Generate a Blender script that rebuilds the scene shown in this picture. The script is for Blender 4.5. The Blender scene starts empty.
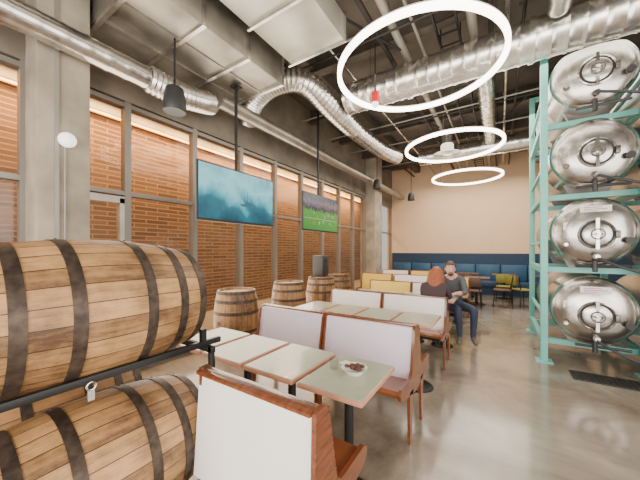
import bpy, bmesh, math, random
from mathutils import Vector, Matrix
random.seed(4)
S=bpy.context.scene
R=math.radians

# ---------------------------------------------------------------- materials
def nt(name):
    m=bpy.data.materials.new(name); m.use_nodes=True
    t=m.node_tree; b=t.nodes['Principled BSDF']; return m,t,b
def N(t,typ,**kw):
    n=t.nodes.new(typ)
    for k,v in kw.items(): setattr(n,k,v)
    return n
def mat(name,col,rough=.5,metal=0.,var=0.,scale=8.,bump=0.,stretch=(1,1,1),bscale=None,coat=0.,emit=None,es=0):
    m,t,b=nt(name)
    b.inputs['Base Color'].default_value=(*col,1); b.inputs['Roughness'].default_value=rough
    b.inputs['Metallic'].default_value=metal
    if coat: b.inputs['Coat Weight'].default_value=coat
    if emit:
        b.inputs['Emission Color'].default_value=(*emit,1); b.inputs['Emission Strength'].default_value=es
    if var or bump:
        tc=N(t,'ShaderNodeTexCoord'); mp=N(t,'ShaderNodeMapping'); mp.inputs['Scale'].default_value=stretch
        t.links.new(tc.outputs['Object'],mp.inputs[0])
        no=N(t,'ShaderNodeTexNoise'); no.inputs['Scale'].default_value=scale; no.inputs['Detail'].default_value=5
        t.links.new(mp.outputs[0],no.inputs['Vector'])
        if var:
            cr=N(t,'ShaderNodeValToRGB')
            cr.color_ramp.elements[0].position=.3; cr.color_ramp.elements[1].position=.72
            cr.color_ramp.elements[0].color=(*[max(0,c*(1-var)) for c in col],1)
            cr.color_ramp.elements[1].color=(*[min(1,c*(1+var)) for c in col],1)
            t.links.new(no.outputs['Fac'],cr.inputs[0]); t.links.new(cr.outputs[0],b.inputs['Base Color'])
        if bump:
            bp=N(t,'ShaderNodeBump'); bp.inputs['Strength'].default_value=bump; bp.inputs['Distance'].default_value=.02
            t.links.new(no.outputs['Fac'],bp.inputs['Height']); t.links.new(bp.outputs[0],b.inputs['Normal'])
    return m

def barrel_mat(name,c1,c2):
    m,t,b=nt(name); L=t.links.new
    tc=N(t,'ShaderNodeTexCoord'); sx=N(t,'ShaderNodeSeparateXYZ'); L(tc.outputs['Object'],sx.inputs[0])
    at=N(t,'ShaderNodeMath',operation='ARCTAN2'); L(sx.outputs['Y'],at.inputs[0]); L(sx.outputs['X'],at.inputs[1])
    mu=N(t,'ShaderNodeMath',operation='MULTIPLY'); mu.inputs[1].default_value=26/(2*math.pi); L(at.outputs[0],mu.inputs[0])
    fl=N(t,'ShaderNodeMath',operation='FLOOR'); L(mu.outputs[0],fl.inputs[0])
    fr=N(t,'ShaderNodeMath',operation='FRACT'); L(mu.outputs[0],fr.inputs[0])
    wn=N(t,'ShaderNodeTexWhiteNoise',noise_dimensions='1D'); L(fl.outputs[0],wn.inputs['W'])
    mp=N(t,'ShaderNodeMapping'); mp.inputs['Scale'].default_value=(1,1,.10); L(tc.outputs['Object'],mp.inputs[0])
    no=N(t,'ShaderNodeTexNoise'); no.inputs['Scale'].default_value=42; no.inputs['Detail'].default_value=8; no.inputs['Roughness'].default_value=.7; L(mp.outputs[0],no.inputs['Vector'])
    n2=N(t,'ShaderNodeTexNoise'); n2.inputs['Scale'].default_value=4; n2.inputs['Detail'].default_value=7; n2.inputs['Roughness'].default_value=.68; L(tc.outputs['Object'],n2.inputs['Vector'])
    a1=N(t,'ShaderNodeMath',operation='MULTIPLY'); a1.inputs[1].default_value=.24; L(wn.outputs['Value'],a1.inputs[0])
    a2=N(t,'ShaderNodeMath',operation='MULTIPLY_ADD'); a2.inputs[1].default_value=.6; L(no.outputs['Fac'],a2.inputs[0]); L(a1.outputs[0],a2.inputs[2])
    a3=N(t,'ShaderNodeMath',operation='MULTIPLY_ADD'); a3.inputs[1].default_value=.95; L(n2.outputs['Fac'],a3.inputs[0]); L(a2.outputs[0],a3.inputs[2])
    cr=N(t,'ShaderNodeValToRGB'); cr.color_ramp.elements[0].position=.60; cr.color_ramp.elements[1].position=1.12 if False else 1.0
    cr.color_ramp.elements[0].color=(*c1,1); cr.color_ramp.elements[1].color=(*c2,1)
    sc=N(t,'ShaderNodeMath',operation='MULTIPLY'); sc.inputs[1].default_value=.9; L(a3.outputs[0],sc.inputs[0]); L(sc.outputs[0],cr.inputs[0])
    g=N(t,'ShaderNodeMath',operation='GREATER_THAN'); g.inputs[1].default_value=.95; L(fr.outputs[0],g.inputs[0])
    mx=N(t,'ShaderNodeMixRGB'); mx.inputs[2].default_value=(.025,.013,.007,1); L(g.outputs[0],mx.inputs[0]); L(cr.outputs[0],mx.inputs[1])
    L(mx.outputs[0],b.inputs['Base Color']); b.inputs['Roughness'].default_value=.48
    bp=N(t,'ShaderNodeBump'); bp.inputs['Strength'].default_value=.35; bp.inputs['Distance'].default_value=.01; L(no.outputs['Fac'],bp.inputs['Height']); L(bp.outputs[0],b.inputs['Normal'])
    return m

def brick_mat():
    m,t,b=nt('brick'); L=t.links.new
    tc=N(t,'ShaderNodeTexCoord'); sx=N(t,'ShaderNodeSeparateXYZ'); L(tc.outputs['Object'],sx.inputs[0])
    cb=N(t,'ShaderNodeCombineXYZ'); L(sx.outputs['Y'],cb.inputs[0]); L(sx.outputs['Z'],cb.inputs[1])
    br=N(t,'ShaderNodeTexBrick'); L(cb.outputs[0],br.inputs['Vector'])
    br.inputs['Scale'].default_value=1; br.inputs['Brick Width'].default_value=.45; br.inputs['Row Height'].default_value=.085
    br.inputs['Mortar Size'].default_value=.011; br.inputs['Color1'].default_value=(.21,.105,.052,1); br.inputs['Color2'].default_value=(.115,.057,.032,1)
    br.inputs['Mortar'].default_value=(.31,.20,.12,1)
    L(br.outputs['Color'],b.inputs['Base Color']); b.inputs['Roughness'].default_value=.85
    return m

def floor_mat():
    m,t,b=nt('polished_concrete'); L=t.links.new
    tc=N(t,'ShaderNodeTexCoord')
    n1=N(t,'ShaderNodeTexNoise'); n1.inputs['Scale'].default_value=1.0; n1.inputs['Detail'].default_value=9; n1.inputs['Roughness'].default_value=.65; n1.inputs['Distortion'].default_value=.7
    L(tc.outputs['Object'],n1.inputs['Vector'])
    cr=N(t,'ShaderNodeValToRGB'); e=cr.color_ramp.elements
    e[0].position=.32; e[0].color=(.135,.105,.077,1); e[1].position=.68; e[1].color=(.39,.325,.252,1)
    L(n1.outputs['Fac'],cr.inputs[0]); L(cr.outputs[0],b.inputs['Base Color'])
    n2=N(t,'ShaderNodeTexNoise'); n2.inputs['Scale'].default_value=3; n2.inputs['Detail'].default_value=6; L(tc.outputs['Object'],n2.inputs['Vector'])
    mr=N(t,'ShaderNodeMapRange'); mr.inputs['To Min'].default_value=.10; mr.inputs['To Max'].default_value=.30; L(n2.outputs['Fac'],mr.inputs[0]); L(mr.outputs[0],b.inputs['Roughness'])
    b.inputs['Coat Weight'].default_value=.6; b.inputs['Coat Roughness'].default_value=.10
    return m

def glass_mat():
    m=bpy.data.materials.new('window_glass'); m.use_nodes=True; t=m.node_tree
    t.nodes.clear(); o=N(t,'ShaderNodeOutputMaterial'); mx=N(t,'ShaderNodeMixShader'); tr=N(t,'ShaderNodeBsdfTransparent'); gl=N(t,'ShaderNodeBsdfGlossy'); gl.inputs['Roughness'].default_value=.12
    tr.inputs['Color'].default_value=(.93,.93,.92,1)
    mx.inputs[0].default_value=.025
    t.links.new(tr.outputs[0],mx.inputs[1]); t.links.new(gl.outputs[0],mx.inputs[2]); t.links.new(mx.outputs[0],o.inputs[0]); return m

def screen_mat(kind):
    m,t,b=nt('screen_'+kind); L=t.links.new
    b.inputs['Base Color'].default_value=(.01,.01,.01,1); b.inputs['Roughness'].default_value=.2
    tc=N(t,'ShaderNodeTexCoord'); sx=N(t,'ShaderNodeSeparateXYZ'); L(tc.outputs['Object'],sx.inputs[0])
    cr=N(t,'ShaderNodeValToRGB'); e=cr.color_ramp.elements
    no=N(t,'ShaderNodeTexNoise'); no.inputs['Detail'].default_value=6; L(tc.outputs['Object'],no.inputs['Vector'])
    ad=N(t,'ShaderNodeMath',operation='MULTIPLY_ADD')
    L(sx.outputs['Z'],ad.inputs[0])
    ml=N(t,'ShaderNodeMath',operation='MULTIPLY_ADD'); ml.inputs[1].default_value=.3; ml.inputs[2].default_value=.35; L(no.outputs['Fac'],ml.inputs[0]); L(ml.outputs[0],ad.inputs[2])
    if kind=='sea':
        no.inputs['Scale'].default_value=3; ad.inputs[1].default_value=.8; ml.inputs[1].default_value=.7; ml.inputs[2].default_value=.13
        e[0].position=.12; e[0].color=(.003,.05,.08,1); e[1].position=.9; e[1].color=(.03,.30,.40,1)
        x=e.new(.36); x.color=(.01,.16,.22,1); x=e.new(.45); x.color=(.08,.42,.50,1); x=e.new(.62); x.color=(.30,.74,.80,1)
    else:
        no.inputs['Scale'].default_value=14; ad.inputs[1].default_value=1.3
        e[0].position=.1; e[0].color=(.03,.25,.04,1); e[1].position=.9; e[1].color=(.02,.03,.06,1)
        x=e.new(.52); x.color=(.08,.32,.05,1); x=e.new(.6); x.color=(.03,.03,.05,1); x=e.new(.75); x.color=(.2,.16,.2,1)
    L(ad.outputs[0],cr.inputs[0]); L(cr.outputs[0],b.inputs['Emission Color']); b.inputs['Emission Strength'].default_value=1.3
    return m

M={}
M['concrete']=mat('concrete',(.20,.17,.135),.8,var=.3,scale=2.5,bump=.1)
M['concrete_l']=mat('concrete_column',(.36,.31,.24),.8,var=.28,scale=3,bump=.1)
M['deck']=mat('ceiling_deck',(.125,.105,.085),.85,var=.4,scale=1.6,bump=.1)
M['beige']=mat('beige_paint',(.74,.52,.34),.85,var=.04,scale=2)
M['navy']=mat('navy_paint',(.010,.035,.08),.6,var=.1)
M['blue_vinyl']=mat('blue_vinyl',(.02,.08,.165),.45,var=.1)
M['blue_seat']=mat('blue_seat',(.025,.06,.12),.5)
M['white']=mat('white_paint',(.55,.52,.47),.6,var=.03)
M['alu']=mat('aluminium_frame',(.27,.25,.225),.4,.5)
M['galv']=mat('galvanised_duct',(.68,.655,.61),.26,.96,var=.25,scale=6)
M['galv_m']=mat('galvanised_matt',(.33,.305,.265),.36,.75,var=.3,scale=3)
M['galv_l']=mat('galvanised_light',(.56,.53,.46),.36,.5,var=.15,scale=3)
M['black']=mat('black_steel',(.012,.012,.013),.45,.3)
M['blackp']=mat('black_plastic',(.018,.018,.02),.5)
M['darkpipe']=mat('dark_pipe',(.03,.026,.023),.5,.4)
M['beam']=mat('steel_beam',(.11,.092,.075),.6,.4,var=.2)
M['greypipe']=mat('grey_pipe',(.32,.295,.255),.45,.4)
M['hoop']=mat('hoop_steel',(.07,.05,.038),.5,.55,var=.5,scale=25)
M['wood_a']=barrel_mat('oak_staves_light',(.085,.038,.014),(.56,.31,.125))
M['wood_b']=barrel_mat('oak_staves_warm',(.075,.033,.012),(.42,.22,.085))
M['walnut']=mat('brown_laminate',(.17,.048,.017),.25,var=.35,scale=8,stretch=(6,1,6),coat=.5)
M['seatb']=mat('brown_vinyl',(.25,.082,.03),.3,var=.15,coat=.3)
M['pw']=mat('panel_white',(.84,.80,.77),.4,var=.02)
M['pl']=mat('panel_lavender',(.70,.63,.74),.4,var=.03)
M['py']=mat('panel_yellow',(.78,.55,.10),.5,var=.03)
M['top']=mat('table_laminate',(.41,.43,.335),.22,var=.04,scale=20,coat=.3)
M['edge']=mat('table_edge',(.50,.24,.15),.35,var=.1)
M['teal']=mat('teal_steel',(.18,.52,.465),.4,var=.06)
M['steel']=mat('brushed_steel',(.56,.53,.50),.27,1,var=.22,scale=9,stretch=(1,1,10))
M['steeld']=mat('dark_steel',(.14,.13,.12),.35,.9)
M['steelp']=mat('polished_steel',(.55,.53,.50),.18,1)
M['glass']=glass_mat(); M['brick']=brick_mat(); M['floor']=floor_mat()
M['ring']=mat('ring_diffuser',(1,1,1),.5,emit=(1,.89,.73),es=10)
M['lampglow']=mat('lamp_glow',(1,1,1),.5,emit=(1,.93,.82),es=1.3)
M['warm']=mat('warm_lamp',(1,.6,.2),.5,emit=(1,.42,.10),es=4)
M['red']=mat('red_paint',(.6,.02,.015),.4)
M['magenta']=mat('magenta_vinyl',(.65,.03,.3),.4)
M['bluehose']=mat('blue_hose',(.03,.12,.45),.4)
M['darkhose']=mat('dark_hose',(.03,.03,.035),.45)
M['label']=mat('paper_label',(.82,.8,.76),.7,var=.05,scale=30)
M['ink']=mat('label_ink',(.45,.03,.2),.7)
M['skin']=mat('skin',(.60,.33,.23),.5,var=.05)
M['hair_m']=mat('hair_brown',(.07,.035,.02),.6,var=.3,scale=40)
M['hair_w']=mat('hair_auburn',(.30,.075,.025),.5,var=.4,scale=30,stretch=(4,4,1),bump=.4)
M['shirt_m']=mat('shirt_charcoal',(.075,.08,.095),.85,var=.15)
M['shirt_w']=mat('shirt_dark_plum',(.05,.03,.035),.85,var=.15)
M['jeans']=mat('jeans',(.03,.04,.075),.85,var=.2)
M['shoe']=mat('shoe',(.12,.10,.09),.6)
M['eye']=mat('eye_white',(.8,.8,.78),.3); M['iris']=mat('iris',(.03,.02,.015),.3); M['lip']=mat('lip',(.45,.15,.13),.5)
M['olive']=mat('olive_plastic',(.24,.23,.04),.5)
M['darkwood']=mat('dark_wood',(.10,.05,.03),.45,var=.2)
M['food']=mat('food',(.09,.03,.015),.6,var=.6,scale=60,bump=.5)
M['paper']=mat('tray_paper',(.8,.77,.7),.8)
M['ground']=mat('outside_paving',(.3,.26,.22),.9,var=.1)
M['rubber']=mat('drain_grate',(.025,.025,.025),.6)
M['ship']=mat('screen_ship',(.01,.05,.07),.3,emit=(.012,.12,.16),es=1)

# ---------------------------------------------------------------- mesh builder
class MB:
    def __init__(s,name,origin=(0,0,0)):
        s.name=name; s.bm=bmesh.new(); s.mats=[]; s.o=Vector(origin)
    def mi(s,m):
        m=M[m]
        if m not in s.mats: s.mats.append(m)
        return s.mats.index(m)
    def tag(s,faces,m):
        i=s.mi(m)
        for f in faces: f.material_index=i; f.smooth=True
    def box(s,lo,hi,m,bev=0,X=None):
        lo=Vector(lo); hi=Vector(hi); c=(lo+hi)/2; d=hi-lo
        r=bmesh.ops.create_cube(s.bm,size=1,matrix=Matrix.Translation(c)@Matrix.Diagonal((abs(d.x),abs(d.y),abs(d.z),1)))
        vs=r['verts']
        if bev:
            es=list({e for v in vs for e in v.link_edges})
            rr=bmesh.ops.bevel(s.bm,geom=es,offset=bev,segments=2,affect='EDGES',profile=.5)
            vs=list({v for f in rr['faces'] for v in f.verts}|{v for v in vs if v.is_valid})
        if X is not None: bmesh.ops.transform(s.bm,matrix=X,verts=vs)
        s.tag({f for v in vs for f in v.link_faces},m); return s
    def prism(s,pts,x0,x1,m,axis='x',bev=0):
        def P(a,b,h):
            return (h,a,b) if axis=='x' else ((a,h,b) if axis=='y' else (a,b,h))
        A=[s.bm.verts.new(P(a,b,x0)) for a,b in pts]; B=[s.bm.verts.new(P(a,b,x1)) for a,b in pts]
        fs=[s.bm.faces.new(A),s.bm.faces.new(B[::-1])]
        n=len(pts)
        for i in range(n): fs.append(s.bm.faces.new((A[i],B[i],B[(i+1)%n],A[(i+1)%n])))
        bmesh.ops.recalc_face_normals(s.bm,faces=fs)
        s.tag(fs,m); return s
    def lathe(s,prof,m,X=None,seg=32,cap=True):
        rings=[]
        for r,z in prof:
            if r<1e-5: rings.append([s.bm.verts.new((0,0,z))])
            else: rings.append([s.bm.verts.new((r*math.cos(2*math.pi*i/seg),r*math.sin(2*math.pi*i/seg),z)) for i in range(seg)])
        fs=[]
        for a,b in zip(rings,rings[1:]):
            for i in range(seg):
                j=(i+1)%seg
                if len(a)==1 and len(b)==1: continue
                if len(a)==1: fs.append(s.bm.faces.new((a[0],b[i],b[j])))
                elif len(b)==1: fs.append(s.bm.faces.new((a[i],b[0],a[j])))
                else: fs.append(s.bm.faces.new((a[i],a[j],b[j],b[i])))
        if cap:
            if len(rings[0])>1: fs.append(s.bm.faces.new(rings[0][::-1]))
            if len(rings[-1])>1: fs.append(s.bm.faces.new(rings[-1]))
        bmesh.ops.recalc_face_normals(s.bm,faces=fs)
        if X is not None: bmesh.ops.transform(s.bm,matrix=X,verts=[v for r in rings for v in r])
        s.tag(fs,m); return s
    def cyl(s,p0,p1,r,m,r1=None,seg=16):
        p0=Vector(p0);p1=Vector(p1); d=p1-p0; q=d.to_track_quat('Z','Y').to_matrix().to_4x4()
        return s.lathe([(r,0),(r if r1 is None else r1,d.length)],m,Matrix.Translation(p0)@q,seg)
    def tube(s,pts,rad,m,seg=12,close=False,mod=None,step=None):
        pts=[Vector(p) for p in pts]
        if step:
            out=[]
            for a,b in zip(pts,pts[1:]):
                n=max(1,int((b-a).length/step))
                for i in range(n): out.append(a.lerp(b,i/n))
            out.append(pts[-1]); pts=out
        n=len(pts)
        if not hasattr(rad,'__len__'): rad=[rad]*n
        rings=[]; u=None; L=0
        for i in range(n):
            if close: T=(pts[(i+1)%n]-pts[i-1]).normalized()
            else: T=(pts[min(i+1,n-1)]-pts[max(i-1,0)]).normalized()
            if u is None:
                up=Vector((0,0,1)) if abs(T.z)<.9 else Vector((1,0,0)); u=up.cross(T).normalized()
            else: u=(u-T*u.dot(T)).normalized()
            v=T.cross(u)
            if i: L+=(pts[i]-pts[i-1]).length
            r=rad[i]*(mod(L,i) if mod else 1)
            rings.append([s.bm.verts.new(pts[i]+(u*math.cos(2*math.pi*k/seg)+v*math.sin(2*math.pi*k/seg))*r) for k in range(seg)])
        fs=[]
        prs=list(zip(rings,rings[1:]))+([(rings[-1],rings[0])] if close else [])
        for a,b in prs:
            for k in range(seg):
                j=(k+1)%seg; fs.append(s.bm.faces.new((a[k],a[j],b[j],b[k])))
        if not close: fs.append(s.bm.faces.new(rings[0][::-1])); fs.append(s.bm.faces.new(rings[-1]))
        bmesh.ops.recalc_face_normals(s.bm,faces=fs); s.tag(fs,m); return s
    def ball(s,c,r,m,seg=20,X=None):
        sc=r if hasattr(r,'__len__') else (r,r,r)
        T=Matrix.Translation(c)@(X if X is not None else Matrix())@Matrix.Diagonal((*sc,1))
        q=bmesh.ops.create_uvsphere(s.bm,u_segments=seg,v_segments=max(8,seg//2+2),radius=1,matrix=T)
        s.tag({f for v in q['verts'] for f in v.link_faces},m); return q['verts']
    def done(s,loc=None,rot=None,parent=None,ang=38):
        me=bpy.data.meshes.new(s.name)
        if s.o.length: bmesh.ops.translate(s.bm,vec=-s.o,verts=s.bm.verts)
        s.bm.to_mesh(me); s.bm.free()
        for m in s.mats: me.materials.append(m)
        me.set_sharp_from_angle(angle=R(ang))
        o=bpy.data.objects.new(s.name,me); S.collection.objects.link(o)
        o.location=s.o if loc is None else loc
        if rot: o.rotation_euler=rot
        if parent: o.parent=parent
        return o
def empty(name,loc=(0,0,0)):
    e=bpy.data.objects.new(name,None); e.location=loc; S.collection.objects.link(e); return e
def smooth_path(pts,n=8):
    P=[Vector(p) for p in pts]; P=[P[0]*2-P[1]]+P+[P[-1]*2-P[-2]]; out=[]
    for i in range(1,len(P)-2):
        for k in range(n):
            t=k/n; a,b,c,d=P[i-1:i+3]
            out.append(.5*((2*b)+(-a+c)*t+(2*a-5*b+4*c-d)*t*t+(-a+3*b-3*c+d)*t**3))
    out.append(P[-2]); return out

XL,XR,YB,YF,H=-3.8,3.4,11.5,-3.2,4.8
HEAD=3.3
# ---------------------------------------------------------------- room shell
MB('floor').box((XL-.2,YF-.2,-.12),(XR+.2,YB+.2,0),'floor').done()
MB('ceiling').box((XL-.2,YF-.2,H),(XR+.2,YB+.2,H+.15),'deck').done()
b=MB('wall_back'); b.box((XL-.2,YB,0),(XR+.2,YB+.2,H),'beige'); b.box((XL+.02,YB-.03,.0),(XR,YB,1.38),'navy'); b.done()
b=MB('wall_right'); b.box((XR,YF,0),(XR+.2,YB,H),'white'); b.done()
b=MB('wall_left')
b.box((XL-.2,YF,HEAD),(XL,YB,H),'concrete'); b.box((XL-.2,YF,0),(XL,YB,.12),'concrete')
b.done()
b=MB('wall_front')
b.box((XL-.2,YF-.2,3.6),(XR+.2,YF,H),'white'); b.box((XL-.2,YF-.2,0),(XR+.2,YF,.15),'white')
for x in (XL,-1.4,1.0,XR-.1): b.box((x,YF-.2,.15),(x+.12,YF,3.6),'alu')
b.done()
def window(n,y0,y1,door=False):
    b=MB('window_%d'%n,(XL-.06,(y0+y1)/2,0))
    w=.035
    b.box((XL-.12,y0,.12),(XL-.01,y0+w,HEAD),'alu'); b.box((XL-.12,y1-w,.12),(XL-.01,y1,HEAD),'alu')
    for z in (.12,2.16,HEAD-.07): b.box((XL-.115,y0+w,z),(XL-.015,y1-w,z+.05),'alu')
    if door:
        b.box((XL-.1,y0+w,.2),(XL-.02,y0+w+.05,2.12),'galv_l'); b.box((XL-.1,y1-w-.05,.2),(XL-.02,y1-w,2.12),'galv_l'); b.box((XL-.1,y0+w,1.0),(XL-.02,y1-w,1.06),'galv_l'); b.box((XL-.1,y0+w,2.06),(XL-.02,y1-w,2.14),'galv_l')
    b.box((XL-.07,y0+w,.18),(XL-.06,y1-w,HEAD-.07),'glass')
    b.done()
ys=[-3.2,-2.2,-1.2,-.25,.74]
k=1
for a,c in zip(ys,ys[1:]): window(k,a,c); k+=1
window(k,1.13,1.62,True); k+=1
y=1.62
while y<8.7: window(k,y,y+.895,); y+=.895; k+=1
yc=y
window(k,yc+.62,yc+1.45); k+=1; window(k,yc+1.45,YB); k+=1
b=MB('column_concrete'); b.box((XL-.2,.74,0),(XL+.34,1.13,H),'concrete_l',.01); b.box((XL+.34,.86,0),(XL+.36,.89,H),'greypipe'); b.done()
b=MB('column_concrete'); b.box((XL-.2,yc,0),(XL+.34,yc+.62,H),'concrete_l',.01); b.done()
b=MB('brick_building'); b.box((-6.6,-5,-.1),(-6.1,16,6),'brick'); b.done()
b=MB('ground_outside'); b.box((-6.1,-5,-.2),(XL-.2,16,-.02),'ground'); b.done()
b=MB('outdoor_canopy'); b.box((-6.1,-5,4.1),(XL-.2,16,4.2),'concrete')
b.box((-6.1,-4,3.95),(-5.9,15,4.1),'concrete'); b.box((-5.98,-4,3.91),(-5.93,15,3.95),'warm'); b.done()

b=MB('globe_wall_lamp',(XL+.4,.93,2.5)); b.ball((XL+.42,.93,2.52),.068,'lampglow'); b.cyl((XL+.34,.93,2.52),(XL+.38,.93,2.52),.04,'alu')
b.cyl((XL+.36,.93,1.3),(XL+.36,.93,2.5),.008,'greypipe',seg=8); b.done()

# ---------------------------------------------------------------- ceiling services
def spiral(L,i): return 1.045 if i%5==0 else 1.0
def accord(L,i): return 1.07 if i%2 else .92
b=MB('spiral_duct'); b.tube([(-3.32,-3,3.42),(-3.32,1.6,3.42)],.115,'galv',20,mod=spiral,step=.035); b.tube(smooth_path([(-3.32,1.6,3.42),(-3.34,1.95,3.42),(-3.40,2.3,3.5),(-3.5,2.55,3.6)],12),.14,'galv',20,mod=accord); b.done()
b=MB('spiral_duct'); b.tube([(-3.32,2.55,3.6),(-3.32,11.3,3.6)],.10,'galv_m',16,mod=spiral,step=.05); b.done()
b=MB('spiral_duct'); b.tube([(-2.2,4.33,4.08),(3.3,4.33,4.08)],.235,'galv',36,mod=spiral,step=.03)
for x in (-1.2,.3,1.8): b.cyl((x,4.33,4.08),(x+.05,4.33,4.08),.255,'galv',seg=36)
b.done()
b=MB('flexible_duct'); b.tube(smooth_path([(-3.7,3.45,3.75),(-3.3,3.25,3.95),(-2.85,3.25,4.05),(-2.5,3.5,4.05),(-2.45,4.2,3.95),(-2.5,5.2,3.95),(-2.45,6.6,3.95),(-2.3,7.4,3.95)],16),.17,'galv',20,mod=accord); b.done()
b=MB('spiral_duct'); b.tube([(-1.9,8.2,4.08),(2.5,8.2,4.08)],.2,'galv',24,mod=spiral,step=.05); b.done()
b=MB('spiral_duct'); b.tube([(-3.0,-1,4.1),(-3.0,.9,4.1)],.2,'galv',24,mod=spiral,step=.04); b.done()
b=MB('spiral_duct'); b.tube([(.55,YF,4.19),(.55,4.05,4.19)],.11,'galv',20,mod=spiral,step=.04); b.done()
b=MB('spiral_duct'); b.tube([(-.2,4.6,4.17),(-.2,7.95,4.17)],.12,'galv',20,mod=spiral,step=.05); b.done()
b=MB('rectangular_duct')
b.box((-3.75,1.16,3.8),(-2.55,3.0,4.28),'galv_m',.01)
for y in (1.16,1.75,2.35,2.97): b.box((-3.78,y,3.77),(-2.52,y+.04,4.30),'galv')
for x in (-3.35,-2.95): b.box((x,1.16,3.785),(x+.02,3.0,3.8),'galv_m')
b.done()
b=MB('rectangular_duct')
b.box((-2.35,.6,3.98),(-1.55,2.95,4.29),'galv_l',.01)
for y in (.6,1.4,2.2,2.93): b.box((-2.38,y,3.95),(-1.52,y+.03,4.31),'galv')
b.done()
b=MB('ceiling_beams')
for y in [-2,-.5,1.0,2.5,4.0,5.5,7.0,8.5,10.0]:
    b.box((XL,y-.012,4.50),(XR,y+.012,4.8),'beam'); b.box((XL,y-.08,4.48),(XR,y+.08,4.50),'beam')
for x in (-2.75,.98): b.box((x-.1,YF,4.56),(x+.1,YB,4.8),'beam')
b.done()
b=MB('ceiling_pipes')
for x,z,r,m in [(-1.4,4.42,.035,'darkpipe'),(-1.18,4.41,.05,'greypipe'),(-.95,4.43,.02,'greypipe'),(-.3,4.41,.055,'greypipe'),(-.1,4.42,.03,'darkpipe'),(.08,4.42,.03,'galv'),(.25,4.42,.02,'darkpipe'),(.95,4.41,.045,'greypipe'),(1.1,4.42,.03,'darkpipe'),(1.25,4.42,.03,'darkpipe'),(1.9,4.41,.055,'greypipe'),(2.5,4.42,.03,'galv'),(-2.9,4.44,.03,'darkpipe'),(-2.1,4.44,.025,'galv')]:
    b.cyl((x,YF,z),(x,YB,z),r,m,seg=10)
for y,z in [(1.8,4.33),(3.4,4.33),(3.55,4.33),(5.0,4.33),(6.2,4.33),(6.35,4.33),(7.4,4.33),(9.2,4.33),(9.5,4.33)]: b.cyl((-3.7,y,z),(XR,y,z),.015,'darkpipe' if int(y*10)%2 else 'greypipe',seg=8)
for y in (2.5,5.5,8.5):
    b.cyl((-2.0,y,4.48),(-1.2,y+1.5,4.35),.018,'black',seg=8); b.cyl((.9,y,4.48),(.2,y+1.5,4.35),.018,'black',seg=8)
b.done()
b=MB('cable_tray'); 
for dx in (0,.25): b.box((-.72+dx,YF,4.37),(-.70+dx,YB,4.44),'black')
y=YF
while y<YB: b.box((-.72,y,4.38),(-.45,y+.02,4.395),'black'); y+=.25
for y in range(-2,11,2): b.cyl((-.71,y+.3,4.4),(-.71,y+.3,4.8),.008,'black',seg=6); b.cyl((-.46,y+.3,4.4),(-.46,y+.3,4.8),.008,'black',seg=6)
b.done()
b=MB('drum_diffuser'); b.lathe([(0,.22),(.14,.22),(.14,.08),(.3,.02),(.3,0),(.22,-.03),(.2,0),(.1,-.05),(0,-.05)],'galv_l',Matrix.Translation((-1.05,7.2,3.75)),24); b.cyl((-1.05,7.2,3.9),(-1.05,7.2,4.3),.12,'galv'); b.done()
b=MB('fire_sprinkler'); b.cyl((-1.5,3.8,3.72),(-1.5,3.8,4.45),.012,'darkpipe',seg=8); b.cyl((-1.5,3.8,3.60),(-1.5,3.8,3.74),.06,'red'); b.ball((-1.5,3.8,3.58),.05,'lampglow',12); b.done()
def can(x,y,z,s=1,top=H):
    b=MB('pendant_speaker',(x,y,z)); b.lathe([(.0,.26*s),(.05*s,.26*s),(.09*s,.23*s),(.11*s,.14*s),(.12*s,.0),(.11*s,-.02),(0,-.01)],'blackp',Matrix.Translation((x,y,z)),20)
    b.cyl((x,y,z+.25*s),(x,y,top),.01,'black',seg=8); b.done()
can(-2.98,1.72,3.02,1.0,3.80); can(-3.1,8.0,3.35); can(-2.7,10.3,3.3); can(.9,9.6,3.9)
for y in (3.39,6.33,9.15):
    b=MB('ring_pendant_lamp',(-.83,y,3.6)); Rr=.90; c=Vector((-.83,y,3.6))
    X=Matrix.Translation(c)
    def annulus(r0,r1,z0,z1,m):
        pr=[(r0,z0),(r1,z0),(r1,z1),(r0,z1),(r0,z0)]
        b.lathe(pr,m,X,96,cap=False)
    annulus(Rr-.024,Rr+.024,-.025,.025,'ring'); annulus(Rr-.022,Rr+.022,.026,.04,'white')
    for k in range(3):
        a=k*2.094+.5; p=c+Vector((Rr*math.cos(a),Rr*math.sin(a),.04)); b.cyl(p,(p.x,p.y,4.8) ,.003,'black',seg=6)
    b.done()

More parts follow.
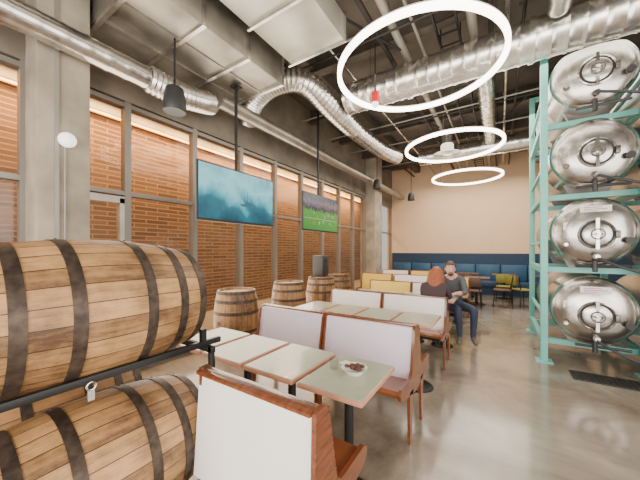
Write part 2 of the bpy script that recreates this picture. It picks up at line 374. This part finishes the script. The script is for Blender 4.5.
# ---------------------------------------------------------------- TVs
def tv(y0,y1,kind,top):
    x=-3.0; z0,z1=1.86,2.58; yc=(y0+y1)/2; zc=(z0+z1)/2
    e=empty('television',(x,yc,zc))
    b=MB('housing'); b.box((-.035,y0-yc,z0-zc),(.0,y1-yc,z1-zc),'blackp',.006); b.box((-.07,-.25,-.2),(-.035,.25,.2),'blackp',.01); b.done(parent=e)
    b=MB('screen'); b.box((.0,y0-yc+.02,z0-zc+.03),(.004,y1-yc-.02,z1-zc-.02),'s_'+kind)
    if kind=='sport':
        for i in range(14):
            py=random.uniform(-.5,.5); pz=random.uniform(-.26,.0); b.box((.004,py,pz),(.006,py+.012,pz+.05),'white' if i%2 else 'red')
        b.box((.004,-.6,-.12),(.006,.6,-.115),'white')
    else:
        b.prism([(.02,-.12),(.24,-.12),(.28,-.08),(.21,-.085),(.03,-.085),(-.01,-.08)],.004,.006,'ship')
        for yy,hh in ((.06,.02),(.12,.09),(.19,.01)): b.box((.004,yy,-.09),(.006,yy+.007,hh),'ship')
        b.box((.004,.08,-.09),(.006,.18,-.05),'ship')
    b.done(parent=e)
    b=MB('ceiling_pole'); b.cyl((-.09,0,-.1),(-.09,0,top-zc),.022,'black'); b.box((-.1,-.05,-.1),(-.06,.05,.1),'black'); b.box((-.15,-.06,top-zc-.015),(-.03,.06,top-zc),'black'); b.done(parent=e)
M['s_sea']=screen_mat('sea'); M['s_sport']=screen_mat('sport')
tv(2.0,3.32,'sea',3.77); tv(4.1,5.4,'sport',H)

# ---------------------------------------------------------------- barrels
def barrel(loc,rot=(0,0,0),wood='wood_a',s=1.0,name='oak_barrel'):
    b=MB(name); h=.45*s; Rm=.33*s; Re=.275*s
    def rad(z): return Rm-(Rm-Re)*(abs(z)/h)**2
    prof=[(0,-h+.03),(Re-.025,-h+.03),(Re-.02,-h),(Re,-h)]
    prof+=[(rad(z),z) for z in [h*(-.95+1.9*i/22) for i in range(23)]]
    prof+=[(Re,h),(Re-.02,h),(Re-.025,h-.03),(0,h-.03)]
    b.lathe(prof,wood,None,52)
    for zc,w in ((-.425,.045),(-.30,.045),(-.135,.045),(.135,.045),(.30,.045),(.425,.045)):
        zc*=s; w*=s
        z0,z1=zc-w/2,zc+w/2
        b.lathe([(rad(z0)-.004,z0),(rad(z0)+.004,z0),(rad(z1)+.004,z1),(rad(z1)-.004,z1)],'hoop',None,52,cap=False)
        b.ball(((rad(zc)+.003)*math.cos(2.0),(rad(zc)+.003)*math.sin(2.0),zc),.006,'hoop',8)
    b.cyl((0,-Rm+.01,0),(0,-Rm-.008,0),.025,'darkwood')
    return b.done(loc,rot)
P2=math.pi/2
ZU,ZL=1.22,.455
barrel((-1.68,.55,ZU),(P2,.5,0)); 
barrel((-1.64,.55,ZL),(P2,.2,0),'wood_a'); barrel((-2.38,.55,ZL),(P2,.9,0),'wood_b'); barrel((-2.42,.55,ZU),(P2,1.3,0),'wood_b')
def rack(z,h0,xs):
    b=MB('barrel_rack'); t=.014
    for x in xs:
        b.box((x-t,.02,z-.032),(x+t,1.12,z),'black',.003)
        b.box((x-t,.99,z),(x+t,1.02,z+.07),'black')
    for y in (.06,1.04):
        b.box((xs[0]-.05,y-t,z-.07),(xs[-1]+.05,y+t,z-.035),'black',.003)
        for x in (xs[0]-.03,xs[-1]+.03):
            b.box((x-t,y-t,h0),(x+t,y+t,z-.035),'black',.003)
            b.box((x-.03,y-.03,h0),(x+.03,y+.03,h0+.01),'black')
    b.done()
rack(ZL-.247,0,(-2.6,-2.16,-1.86,-1.42)); rack(ZU-.247,ZL-.262,(-2.64,-2.2,-1.90,-1.45))
b=MB('tag_and_padlock',(-1.47,.5,.9)); b.box((-1.434,.458,.875),(-1.428,.482,.92),'steelp',X=None); b.tube([(-1.43,.47+.016*math.cos(a),.935+.016*math.sin(a)) for a in [2*math.pi*i/14 for i in range(14)]],.004,'steelp',8,close=True); b.done()
barrel((-3.38,2.92,.45),wood='wood_b'); barrel((-3.4,4.2,.45),(0,0,1),wood='wood_b'); barrel((-3.4,5.35,.45),(0,0,2),wood='wood_b'); barrel((-3.4,6.15,.45),wood='wood_b')
b=MB('loudspeaker',(-3.4,5.35,1.1)); b.box((-3.55,5.22,.92),(-3.27,5.48,1.38),'blackp',.02)
b.cyl((-3.27,5.35,1.05),(-3.262,5.35,1.05),.1,'darkpipe',seg=24); b.cyl((-3.27,5.35,1.26),(-3.262,5.35,1.26),.05,'darkpipe',seg=24); b.box((-3.5,5.25,.90),(-3.32,5.45,.92),'blackp'); b.done()

# ---------------------------------------------------------------- booths
def booth(x0,x1,c,col,double=True,hb=.87):
    b=MB('booth_bench',((x0+x1)/2,c,0)); T=.022
    sides=(1,-1) if double else (1,)
    for s in sides:
        Y=lambda a:c+s*a
        b.prism([(Y(.10),.43),(Y(.42),.44),(Y(.44),.47),(Y(.42),.49),(Y(.10),.46)],x0+T,x1-T,'seatb')
        b.prism([(Y(.085),.46),(Y(.125),.46),(Y(.065),hb-.012),(Y(.03),hb-.008)],x0+T,x1-T,col)
        for xa in (x0,x1-T):
            b.prism([(Y(0),hb+.006),(Y(.045),hb+.008),(Y(.075),hb-.02),(Y(.14),.54),(Y(.18),.505),(Y(.42),.51),(Y(.46),.48),(Y(.45),.44),(Y(.40),.41),(Y(.2),.38),(Y(0),.34)],xa,xa+T,'walnut')
            b.prism([(Y(.12),.40),(Y(.22),.40),(Y(.21),.0),(Y(.17),.0)],xa,xa+T,'walnut')
    if not double:
        b.prism([(c-.03,.34),(c+.0,.34),(c+.045,hb-.012),(c+.005,hb-.012)],x0-.002,x1-T,col)
        b.prism([(c-.035,.34),(c,.34),(c,hb+.006),(c-.02,hb)],x1-T,x1,'walnut')
    w=.02
    b.prism([(c-w-.012,hb-.014),(c-w-.012,hb),(c-w,hb+.006),(c+w+.01,hb+.006),(c+w+.025,hb),(c+w+.025,hb-.014)],x0+T,x1-T,'walnut')
    b.box((x0+T,c-.05 if double else c+.1,.3),(x1-T,c+.05 if double else c+.14,.36),'black')
    b.done(ang=30)
xa,xm,xb=-2.30,-1.44,-.58
booth(-1.33,-.58,.90,'pw',False,.88)
C=[2.40,4.0,5.6,7.2]; cols=[('pl','pl'),('pw','pw'),('py','pw'),('pw','py')]
for c,(l,r) in zip(C,cols):
    booth(xa,xm-.005,c,l); booth(xm+.005,xb,c,r)
booth(-3.2,-2.36,7.2,'py'); booth(-3.2,-2.36,8.8,'pw'); booth(xa,xm,8.8,'py')
def table(x0,x1,y0,y1):
    b=MB('booth_table',((x0+x1)/2,(y0+y1)/2,0)); z=.75
    b.box((x0,y0,z-.032),(x1,y1,z-.003),'edge',.008); b.box((x0+.008,y0+.008,z-.006),(x1-.008,y1-.008,z),'top')
    cx,cy=(x0+x1)/2,(y0+y1)/2
    b.box((cx-.15,cy-.03,z-.06),(cx+.15,cy+.03,z-.032),'black')
    b.cyl((cx,cy,.02),(cx,cy,z-.05),.028,'black'); b.lathe([(0,.035),(.04,.035),(.16,.012),(.17,0),(0,0)],'black',Matrix.Translation((cx,cy,0)),24)
    b.done()
for yy in (1.27,2.92,4.5,6.1):
    for i in range(4):
        x1=-.57-.437*i
        table(x1-.405,x1,yy,yy+(.52 if yy<2 else .56))
b=MB('snack_tray',(-.72,1.55,.75)); X=Matrix.Translation((-.75,1.56,.75))
b.lathe([(0,0),(.05,0),(.075,.03),(.082,.034),(.07,.03),(.045,.008),(0,.008)],'paper',X,14)
for i in range(26):
    a=random.uniform(0,6.28); r=random.uniform(0,.052); b.ball((-.75+r*math.cos(a),1.56+r*math.sin(a),.776+random.uniform(0,.016)),(.016,.013,.011),'food',8)
b.done()
b=MB('drinking_glass',(-.86,1.56,.75)); b.lathe([(0,0),(.024,0),(.03,.07),(.028,.07),(.022,.006),(0,.006)],'glass',Matrix.Translation((-.88,1.54,.75)),20); b.done()
b=MB('paper_napkin',(-.84,1.62,.75)); b.prism([(-.9,1.64),(-.83,1.62),(-.81,1.68),(-.88,1.70)],.75,.753,'paper',axis='z'); b.done()

# ---------------------------------------------------------------- back area
b=MB('banquette'); y1=YB-.04
b.box((XL+.1,y1-.55,.0),(2.3,y1-.05,.28),'navy'); b.box((XL+.1,y1-.6,.28),(2.3,y1-.05,.46),'blue_seat',.03)
x=XL+.12
while x<2.2: b.box((x,y1-.16,.46),(x+.72,y1,1.0),'blue_vinyl',.03); x+=.74
b.done()
def dtable(x,y):
    b=MB('dining_table',(x,y,0)); b.box((x-.32,y-.32,.72),(x+.32,y+.32,.75),'darkwood',.008); b.cyl((x,y,.03),(x,y,.72),.035,'black'); b.lathe([(0,.03),(.05,.03),(.22,.01),(.22,0),(0,0)],'black',Matrix.Translation((x,y,0)),20); b.done()
def chair(x,y,rz,m):
    b=MB('dining_chair'); 
    b.box((-.2,-.2,.43),(.2,.2,.46),m,.012)
    for sx in (-1,1):
        b.cyl((sx*.17,-.17,.44),(sx*.2,-.2,0),.013,'black',seg=8); b.cyl((sx*.17,.17,.44),(sx*.2,.22,0),.013,'black',seg=8); b.cyl((sx*.17,.18,.45),(sx*.17,.23,.82),.012,'black',seg=8)
    b.box((-.2,.19,.6),(.2,.215,.84),m,.01,X=Matrix.Translation((0,.05,0))@Matrix.Rotation(R(-6),4,'X'))
    b.done((x,y,0),(0,0,rz))
for x in (-2.9,-1.9,-.9,.1,1.1):
    dtable(x,10.35); chair(x,9.75,math.pi,'olive' if x in(.1,) else 'darkwood')
dtable(-.55,8.9); chair(.05,8.9,-1.57,'darkwood'); chair(.5,9.2,2.2,'olive'); chair(-.6,8.3,math.pi,'darkwood')

# ---------------------------------------------------------------- tanks and rack
b=MB('tank_rack'); t=.04; px=(.5,1.46,2.44); py=(4.84,6.5)
for x in px:
    for y in py: b.box((x-t,y-t,0),(x+t,y+t,4.30),'teal',.005); b.box((x-.09,y-.09,0),(x+.09,y+.09,.015),'teal')
lev=[.74,1.73,2.72,3.71]
for z in lev:
    zz=z-.5
    for x in px: b.box((x-.03,py[0],zz-.04),(x+.03,py[1],zz+.04),'teal'); b.box((x-.02,py[0],zz+.36),(x+.02,py[1],zz+.40),'teal')
    for y in (5.05,6.25):
        b.box((px[0],y-.035,zz-.035),(px[-1],y+.035,zz+.035),'teal')
for y in py: b.box((px[0],y-.035,4.23),(px[-1],y+.035,4.30),'teal')
b.done()
def tank(x,z,lab):
    b=MB('beer_tank'); r=.42
    prof=[(0,-1.03)]+[(r*math.sin(a),-.86-.17*math.cos(a)) for a in [math.pi/2*i/8 for i in range(1,9)]]
    prof+=[(r+.006,-.855),(r+.006,-.83),(r,-.825),(r,-.3),(r+.004,-.29),(r+.004,-.265),(r,-.255),(r,.4),(r,.83)]
    prof+=[(r*math.cos(a),.83+.17*math.sin(a)) for a in [math.pi/2*i/8 for i in range(1,8)]]+[(0,1.0)]
    b.lathe(prof,'steel',None,56)
    Y=Matrix.Translation((0,.04,0))
    b.lathe([(.175,-.95),(.175,-1.04),(.165,-1.045),(.157,-1.04),(.157,-.95)],'steelp',Y,40,cap=False)
    b.lathe([(.157,-1.03),(.143,-1.03),(.143,-1.0),(.157,-1.0)],'blackp',Y,40,cap=False)
    b.lathe([(0,-1.07),(.10,-1.065),(.135,-1.05),(.144,-1.03),(.144,-.99),(0,-.99)],'steel',Y,40)
    b.tube([(.06*math.cos(a),.04+.06*math.sin(a),-1.10) for a in [2*math.pi*i/24 for i in range(24)]],.007,'steeld',8,close=True)
    b.box((-.016,-.15,-1.082),(.016,.22,-1.07),'steelp'); b.cyl((-.06,.04,-1.10),(.06,.04,-1.10),.006,'steeld'); b.cyl((0,.04,-1.06),(0,.04,-1.13),.016,'steelp')
    b.box((.155,.0,-1.07),(.20,.09,-1.0),'steeld',.01)
    b.cyl((.0,.31,-.86),(.0,.31,-1.08),.024,'steelp'); b.cyl((0,.31,-1.02),(0,.31,-1.04),.036,'steeld')
    b.cyl((-.28,.16,-.88),(-.28,.16,-1.04),.018,'steelp'); b.cyl((-.28,.16,-1.0),(-.28,.16,-1.02),.03,'steeld')
    b.cyl((.29,.12,-.86),(.29,.12,-1.01),.018,'steelp'); b.cyl((.29,.12,-1.01),(.29,.12,-1.04),.04,'blackp',seg=20)
    if lab:
        b.box((-.14,-.31,-1.0),(.14,-.235,-.95),'label'); b.box((-.11,-.295,-1.002),(.06,-.287,-1.0),'ink'); b.box((-.11,-.272,-1.002),(.10,-.264,-1.0),'ink'); b.box((-.11,-.252,-1.002),(.02,-.246,-1.0),'ink')
        b.box((-.30,-.12,-.985),(-.24,-.03,-.94),'label')
    return b
for ix,x in enumerate((.98,1.95)):
    for i,z in enumerate(lev):
        b=tank(x,z,i<2)
        o=b.done((x,5.68,z),(-P2,0,0))
        q=MB('saddles')
        for s in(-.63,.57):
            q.prism([(-.2,.465),(.2,.465),(.26,.325),(.13,.395),(0,.415),(-.13,.395),(-.26,.325)],s-.02,s+.02,'steeld',axis='z')
        q.done(parent=o)
b=MB('beer_hoses')
for i,z in enumerate(lev):
    b.tube(smooth_path([(.98,4.58,z-.33),(1.15,4.50,z-.42),(1.4,4.48,z-.5),(1.62,4.5,z-.45),(1.7,4.58,z-.2)]),.016,'darkhose',10)
    b.cyl((.98,4.72,z-.36),(.98,4.72,z-.50),.025,'darkhose'); b.tube([(.80,4.74,z-.43),(1.30,4.74,z-.43)],.018,'darkhose',8)
b.tube(smooth_path([(1.56,4.5,.3),(1.62,4.4,1.2),(1.56,4.45,2.2),(1.62,4.48,3.3)]),.018,'bluehose',10)
b.tube(smooth_path([(1.52,4.55,.1),(1.50,4.5,1.2),(1.53,4.52,2.4),(1.5,4.56,3.7)]),.02,'darkhose',10)
b.tube(smooth_path([(1.39,4.73,.0),(1.385,4.72,1.2),(1.385,4.72,2.4),(1.39,4.73,4.2)]),.02,'steelp',10)
b.done()
b=MB('control_box',(1.5,4.7,3.3)); b.box((1.42,4.66,3.1),(1.56,4.80,3.5),'blackp',.01); b.box((1.44,4.65,3.3),(1.54,4.66,3.42),'magenta'); b.done()
b=MB('floor_drain_grate'); b.box((.72,4.33,.0),(2.9,4.62,.012),'rubber')
x=.74
while x<2.88: b.box((x,4.35,.012),(x+.02,4.6,.018),'darkpipe'); x+=.05
b.done()

# ---------------------------------------------------------------- people
def skinned(name,chain,edges,mats,parent,matfn):
    me=bpy.data.meshes.new(name); me.from_pydata([c[:3] for c in chain],edges,[])
    o=bpy.data.objects.new(name,me); S.collection.objects.link(o)
    sk=o.modifiers.new('s','SKIN'); sk.use_smooth_shade=True
    for i,c in enumerate(chain):
        v=me.skin_vertices[0].data[i]; v.radius=(c[3],c[4] if len(c)>4 else c[3]); v.use_root=(i==0)
    sb=o.modifiers.new('d','SUBSURF'); sb.levels=2; sb.render_levels=2
    bpy.context.view_layer.update()
    ev=o.evaluated_get(bpy.context.evaluated_depsgraph_get()); m2=bpy.data.meshes.new_from_object(ev)
    o.modifiers.clear(); o.data=m2
    m2.materials.clear()
    for m in mats: m2.materials.append(M[m])
    pts=[Vector(c[:3]) for c in chain]
    for f in m2.polygons:
        best=None
        for ei,(a,bb) in enumerate(edges):
            A,B=pts[a],pts[bb]; d=B-A; tt=max(0,min(1,(f.center-A).dot(d)/d.length_squared)); q=(f.center-(A+d*tt)).length
            if best is None or q<best[0]: best=(q,ei,tt)
        f.material_index=matfn(edges[best[1]],best[2]); f.use_smooth=True
    o.parent=parent; return o
def hand(parent,w,dirn,pn,side,name):
    w=Vector(w); d=Vector(dirn).normalized(); n=Vector(pn); n=(n-d*n.dot(d)).normalized(); l=n.cross(d)*side
    b=MB(name)
    q=Matrix((( *l,0),(*d,0),(*n,0),(0,0,0,1))).transposed()
    b.ball(w+d*.045,(.040,.052,.016),'skin',16,X=q)
    for i,(o,L) in enumerate(((.030,.070),(.011,.08),(-.010,.074),(-.030,.058))):
        s=w+d*.075+l*o
        b.tube([s-d*.02,s+d*L*.35,s+d*L*.7+n*.012,s+d*L*.93+n*.03,s+d*L*.95+n*.034],[.0095,.009,.0082,.007,.003],'skin',8)
    s=w+d*.03+l*.03
    b.tube([s,s+l*.025+d*.02+n*.005,s+l*.035+d*.05+n*.015,s+l*.034+d*.066+n*.018],[.012,.011,.009,.004],'skin',8)
    b.done(parent=parent)
def head(parent,c,yaw,pitch,hair,female):
    X=Matrix.Translation(c)@Matrix.Rotation(yaw,4,'Z')@Matrix.Rotation(pitch,4,'X')
    b=MB('head'); k=.92 if female else 1
    q=bmesh.ops.create_uvsphere(b.bm,u_segments=28,v_segments=20,radius=1)
    for v in q['verts']:
        x,y,z=v.co
        w=.076*(1 if z>0 else 1-.32*z*z); f=.096*(1 if z>-.2 else 1-.12*(-z-.2))
        nx,ny,nz=x*w,y*f,z*.118
        if z<-.3 and y<0: ny-=.012*(-z)
        if abs(x)<.2 and -.35<z<.12 and y<0: ny-=.02*(1-abs(x)/.2)*(1-abs((z+.2)/.32)) if abs(z+.2)<.32 else 0
        if y<0 and .05<z<.25 and abs(abs(x)-.4)<.2: ny+=.005
        v.co=(nx*k,ny*k,nz*k)
    b.tag({f for v in q['verts'] for f in v.link_faces},'skin')
    for s in(-1,1):
        b.ball((s*.03*k,-.083*k,.008),(.013,.008,.007),'eye',10); b.ball((s*.03*k,-.0905*k,.008),(.005,.003,.005),'iris',8)
        b.ball((s*.03*k,-.086*k,.03),(.018,.006,.004),hair,8)
        b.ball((s*.078*k,.005,-.005),(.010,.018,.03),'skin',10)
    b.prism([(-.010,-.02),(.010,-.02),(.015,-.038),(0,-.043),(-.015,-.038)],-.112*k,-.07*k,'skin',axis='y')
    b.ball((0,-.088*k,-.062),(.024,.008,.007),'lip',10)
    q=bmesh.ops.create_uvsphere(b.bm,u_segments=28,v_segments=18,radius=1)
    dele=[]
    for v in q['verts']:
        x,y,z=v.co
        lim=.35 if y<-.25 else (-.05 if y<.2 else -.75)
        if z<lim and not (female and y>-.1): dele.append(v)
        s=1+.04*math.sin(9*x+5*z)*math.cos(7*y)
        v.co=(x*.086*k*s,y*.106*k*s+.006,z*.13*k*s+.006)
    vs=[v for v in q['verts'] if v not in dele]
    bmesh.ops.delete(b.bm,geom=dele,context='VERTS')
    b.tag({f for v in vs if v.is_valid for f in v.link_faces},hair)
    if female:
        for i in range(15):
            a=math.pi*(i/14)
            x0=.083*math.cos(a); y0=.09*math.sin(a)
            L=.26+.03*math.sin(i*2.3)
            P=smooth_path([(x0*.8,y0*.8+.0,.07),(x0*1.08,y0*1.1+.01,-.02),(x0*1.22,y0*1.12+.02,-.12),(x0*1.15,y0*1.0+.025,-L)],4)
            b.tube(P,[.02+.006*math.sin(math.pi*j/(len(P)-1))-(.014 if j==len(P)-1 else 0) for j in range(len(P))],hair,8)
    else:
        b.ball((0,-.07,-.085),(.045,.035,.03),hair,12)
        b.ball((0,-.094,-.048),(.028,.006,.006),hair,8)
    bmesh.ops.transform(b.bm,matrix=X,verts=b.bm.verts)
    b.done(parent=parent,ang=60)

def person(name,pel,mid,chest,neck,headc,hips,knees,ank,toes,sh,el,wr,hdir,yaw,pitch,shirt,hair,female):
    e=empty(name)
    f=.9 if female else 1
    ch=[(*pel,.145*f,.125*f),(*mid,.135*f,.115*f),(*chest,.165*f,.125*f),(*neck,.06*f),(*Vector(neck).lerp(Vector(headc),.6),.052*f)]
    ed=[(0,1),(1,2),(2,3),(3,4)]
    for s in (0,1):
        i=len(ch)
        ch+=[(*hips[s],.098*f),(*Vector(hips[s]).lerp(Vector(knees[s]),.5),.08*f),(*knees[s],.064*f),(*Vector(knees[s]).lerp(Vector(ank[s]),.4),.055*f),(*ank[s],.04*f),(*toes[s],.035*f)]
        ed+=[(0,i),(i,i+1),(i+1,i+2),(i+2,i+3),(i+3,i+4),(i+4,i+5)]
    for s in (0,1):
        i=len(ch)
        ch+=[(*sh[s],.062*f),(*el[s],.046*f),(*Vector(el[s]).lerp(Vector(wr[s]),.45),.04*f),(*wr[s],.026*f)]
        ed+=[(2,i),(i,i+1),(i+1,i+2),(i+2,i+3)]
    def mf(e_,t):
        a,bb=e_
        if bb==4 or (bb==3 and t>.75): return 2
        if a<5 and bb<5: return 0 if not (a==0 and t<.15) else 1
        if bb in(10,16) : return 3
        if bb<17: return 1
        if bb in (20,24): return 2
        return 0
    skinned('body',ch,ed,[shirt,'jeans','skin','shoe'],e,mf)
    head(e,headc,yaw,pitch,hair,female)
    for s in(0,1): hand(e,wr[s],hdir[s],(0,0,-1),1 if s==0 else -1,'hand_%s'%('left','right')[s])
    return e
mx=-.70
person('seated_man',(mx,5.36,.61),(mx,5.38,.76),(mx,5.33,.93),(mx,5.26,1.07),(mx-.01,5.19,1.18),
 [(mx+.09,5.32,.56),(mx-.08,5.30,.56)],[(mx+.36,5.02,.56),(mx+.14,4.93,.56)],[(mx+.34,5.04,.10),(mx+.16,4.98,.10)],[(mx+.40,4.90,.045),(mx+.16,4.82,.045)],
 [(mx+.17,5.28,1.0),(mx-.17,5.28,1.0)],[(mx+.23,5.12,.80),(mx-.22,5.08,.82)],[(mx+.08,4.93,.80),(mx-.10,4.90,.80)],
 [(-.4,-1,-.1),(.3,-1,-.1)],.25,.05,'shirt_m','hair_m',False)
wx=-.80
person('seated_woman',(wx,4.23,.60),(wx,4.22,.75),(wx,4.28,.91),(wx,4.35,1.03),(wx+.01,4.41,1.135),
 [(wx-.08,4.28,.56),(wx+.08,4.28,.56)],[(wx-.10,4.66,.57),(wx+.10,4.66,.57)],[(wx-.10,4.68,.10),(wx+.10,4.68,.10)],[(wx-.10,4.83,.045),(wx+.10,4.83,.045)],
 [(wx-.15,4.30,.97),(wx+.15,4.30,.97)],[(wx-.19,4.46,.81),(wx+.19,4.46,.81)],[(wx-.07,4.60,.80),(wx+.07,4.60,.80)],
 [(.2,1,-.1),(-.2,1,-.1)],math.pi-.15,.15,'shirt_w','hair_w',True)

# ---------------------------------------------------------------- lighting
W=bpy.data.worlds.new('World'); S.world=W; W.use_nodes=True
bg=W.node_tree.nodes['Background']; bg.inputs[0].default_value=(1,.985,.95,1); bg.inputs[1].default_value=.8
def area(name,loc,rot,sx,sy,p,col):
    l=bpy.data.lights.new(name,'AREA'); l.shape='RECTANGLE'; l.size=sx; l.size_y=sy; l.energy=p; l.color=col
    o=bpy.data.objects.new(name,l); o.location=loc; o.rotation_euler=rot; S.collection.objects.link(o); return o
area('window_daylight_front',(-.2,YF+.1,1.8),(P2,0,0),6.5,2.8,520,(1,.94,.85))
area('window_daylight_side',(XR-.1,.3,1.9),(0,P2,0),2.8,5.5,250,(1,.95,.88))  # added fill light in front of the solid right wall, no window there
area('window_daylight_left',(XL+.05,3.4,1.7),(0,-P2,0),2.8,5,190,(1,.88,.70))
area('ceiling_lamp_mid',(-.2,6.2,4.0),(0,0,0),4,5,300,(1,.91,.79))  # added soft fill under the ceiling, no fixture modelled
area('ceiling_lamp_back',(-.6,9.6,4.0),(0,0,0),4,2.5,190,(1,.88,.72))  # added fill brightening the back area, not an actual lamp
area('uplight',(-.8,4.5,3.3),(math.pi,0,0),3,7,40,(1,.9,.78))  # unseen fill pointing up, added to lighten the ceiling
area('brick_light',(-5.65,5,3.98),(0,R(28),0),.4,16,900,(1,.60,.25))

cam=bpy.data.cameras.new('cam'); co=bpy.data.objects.new('camera',cam); S.collection.objects.link(co)
co.location=(0,0,1.5); co.rotation_euler=(P2,0,R(32.65)); cam.lens=281/640*36; cam.sensor_width=36; cam.shift_y=10/640; cam.clip_start=.05
S.camera=co
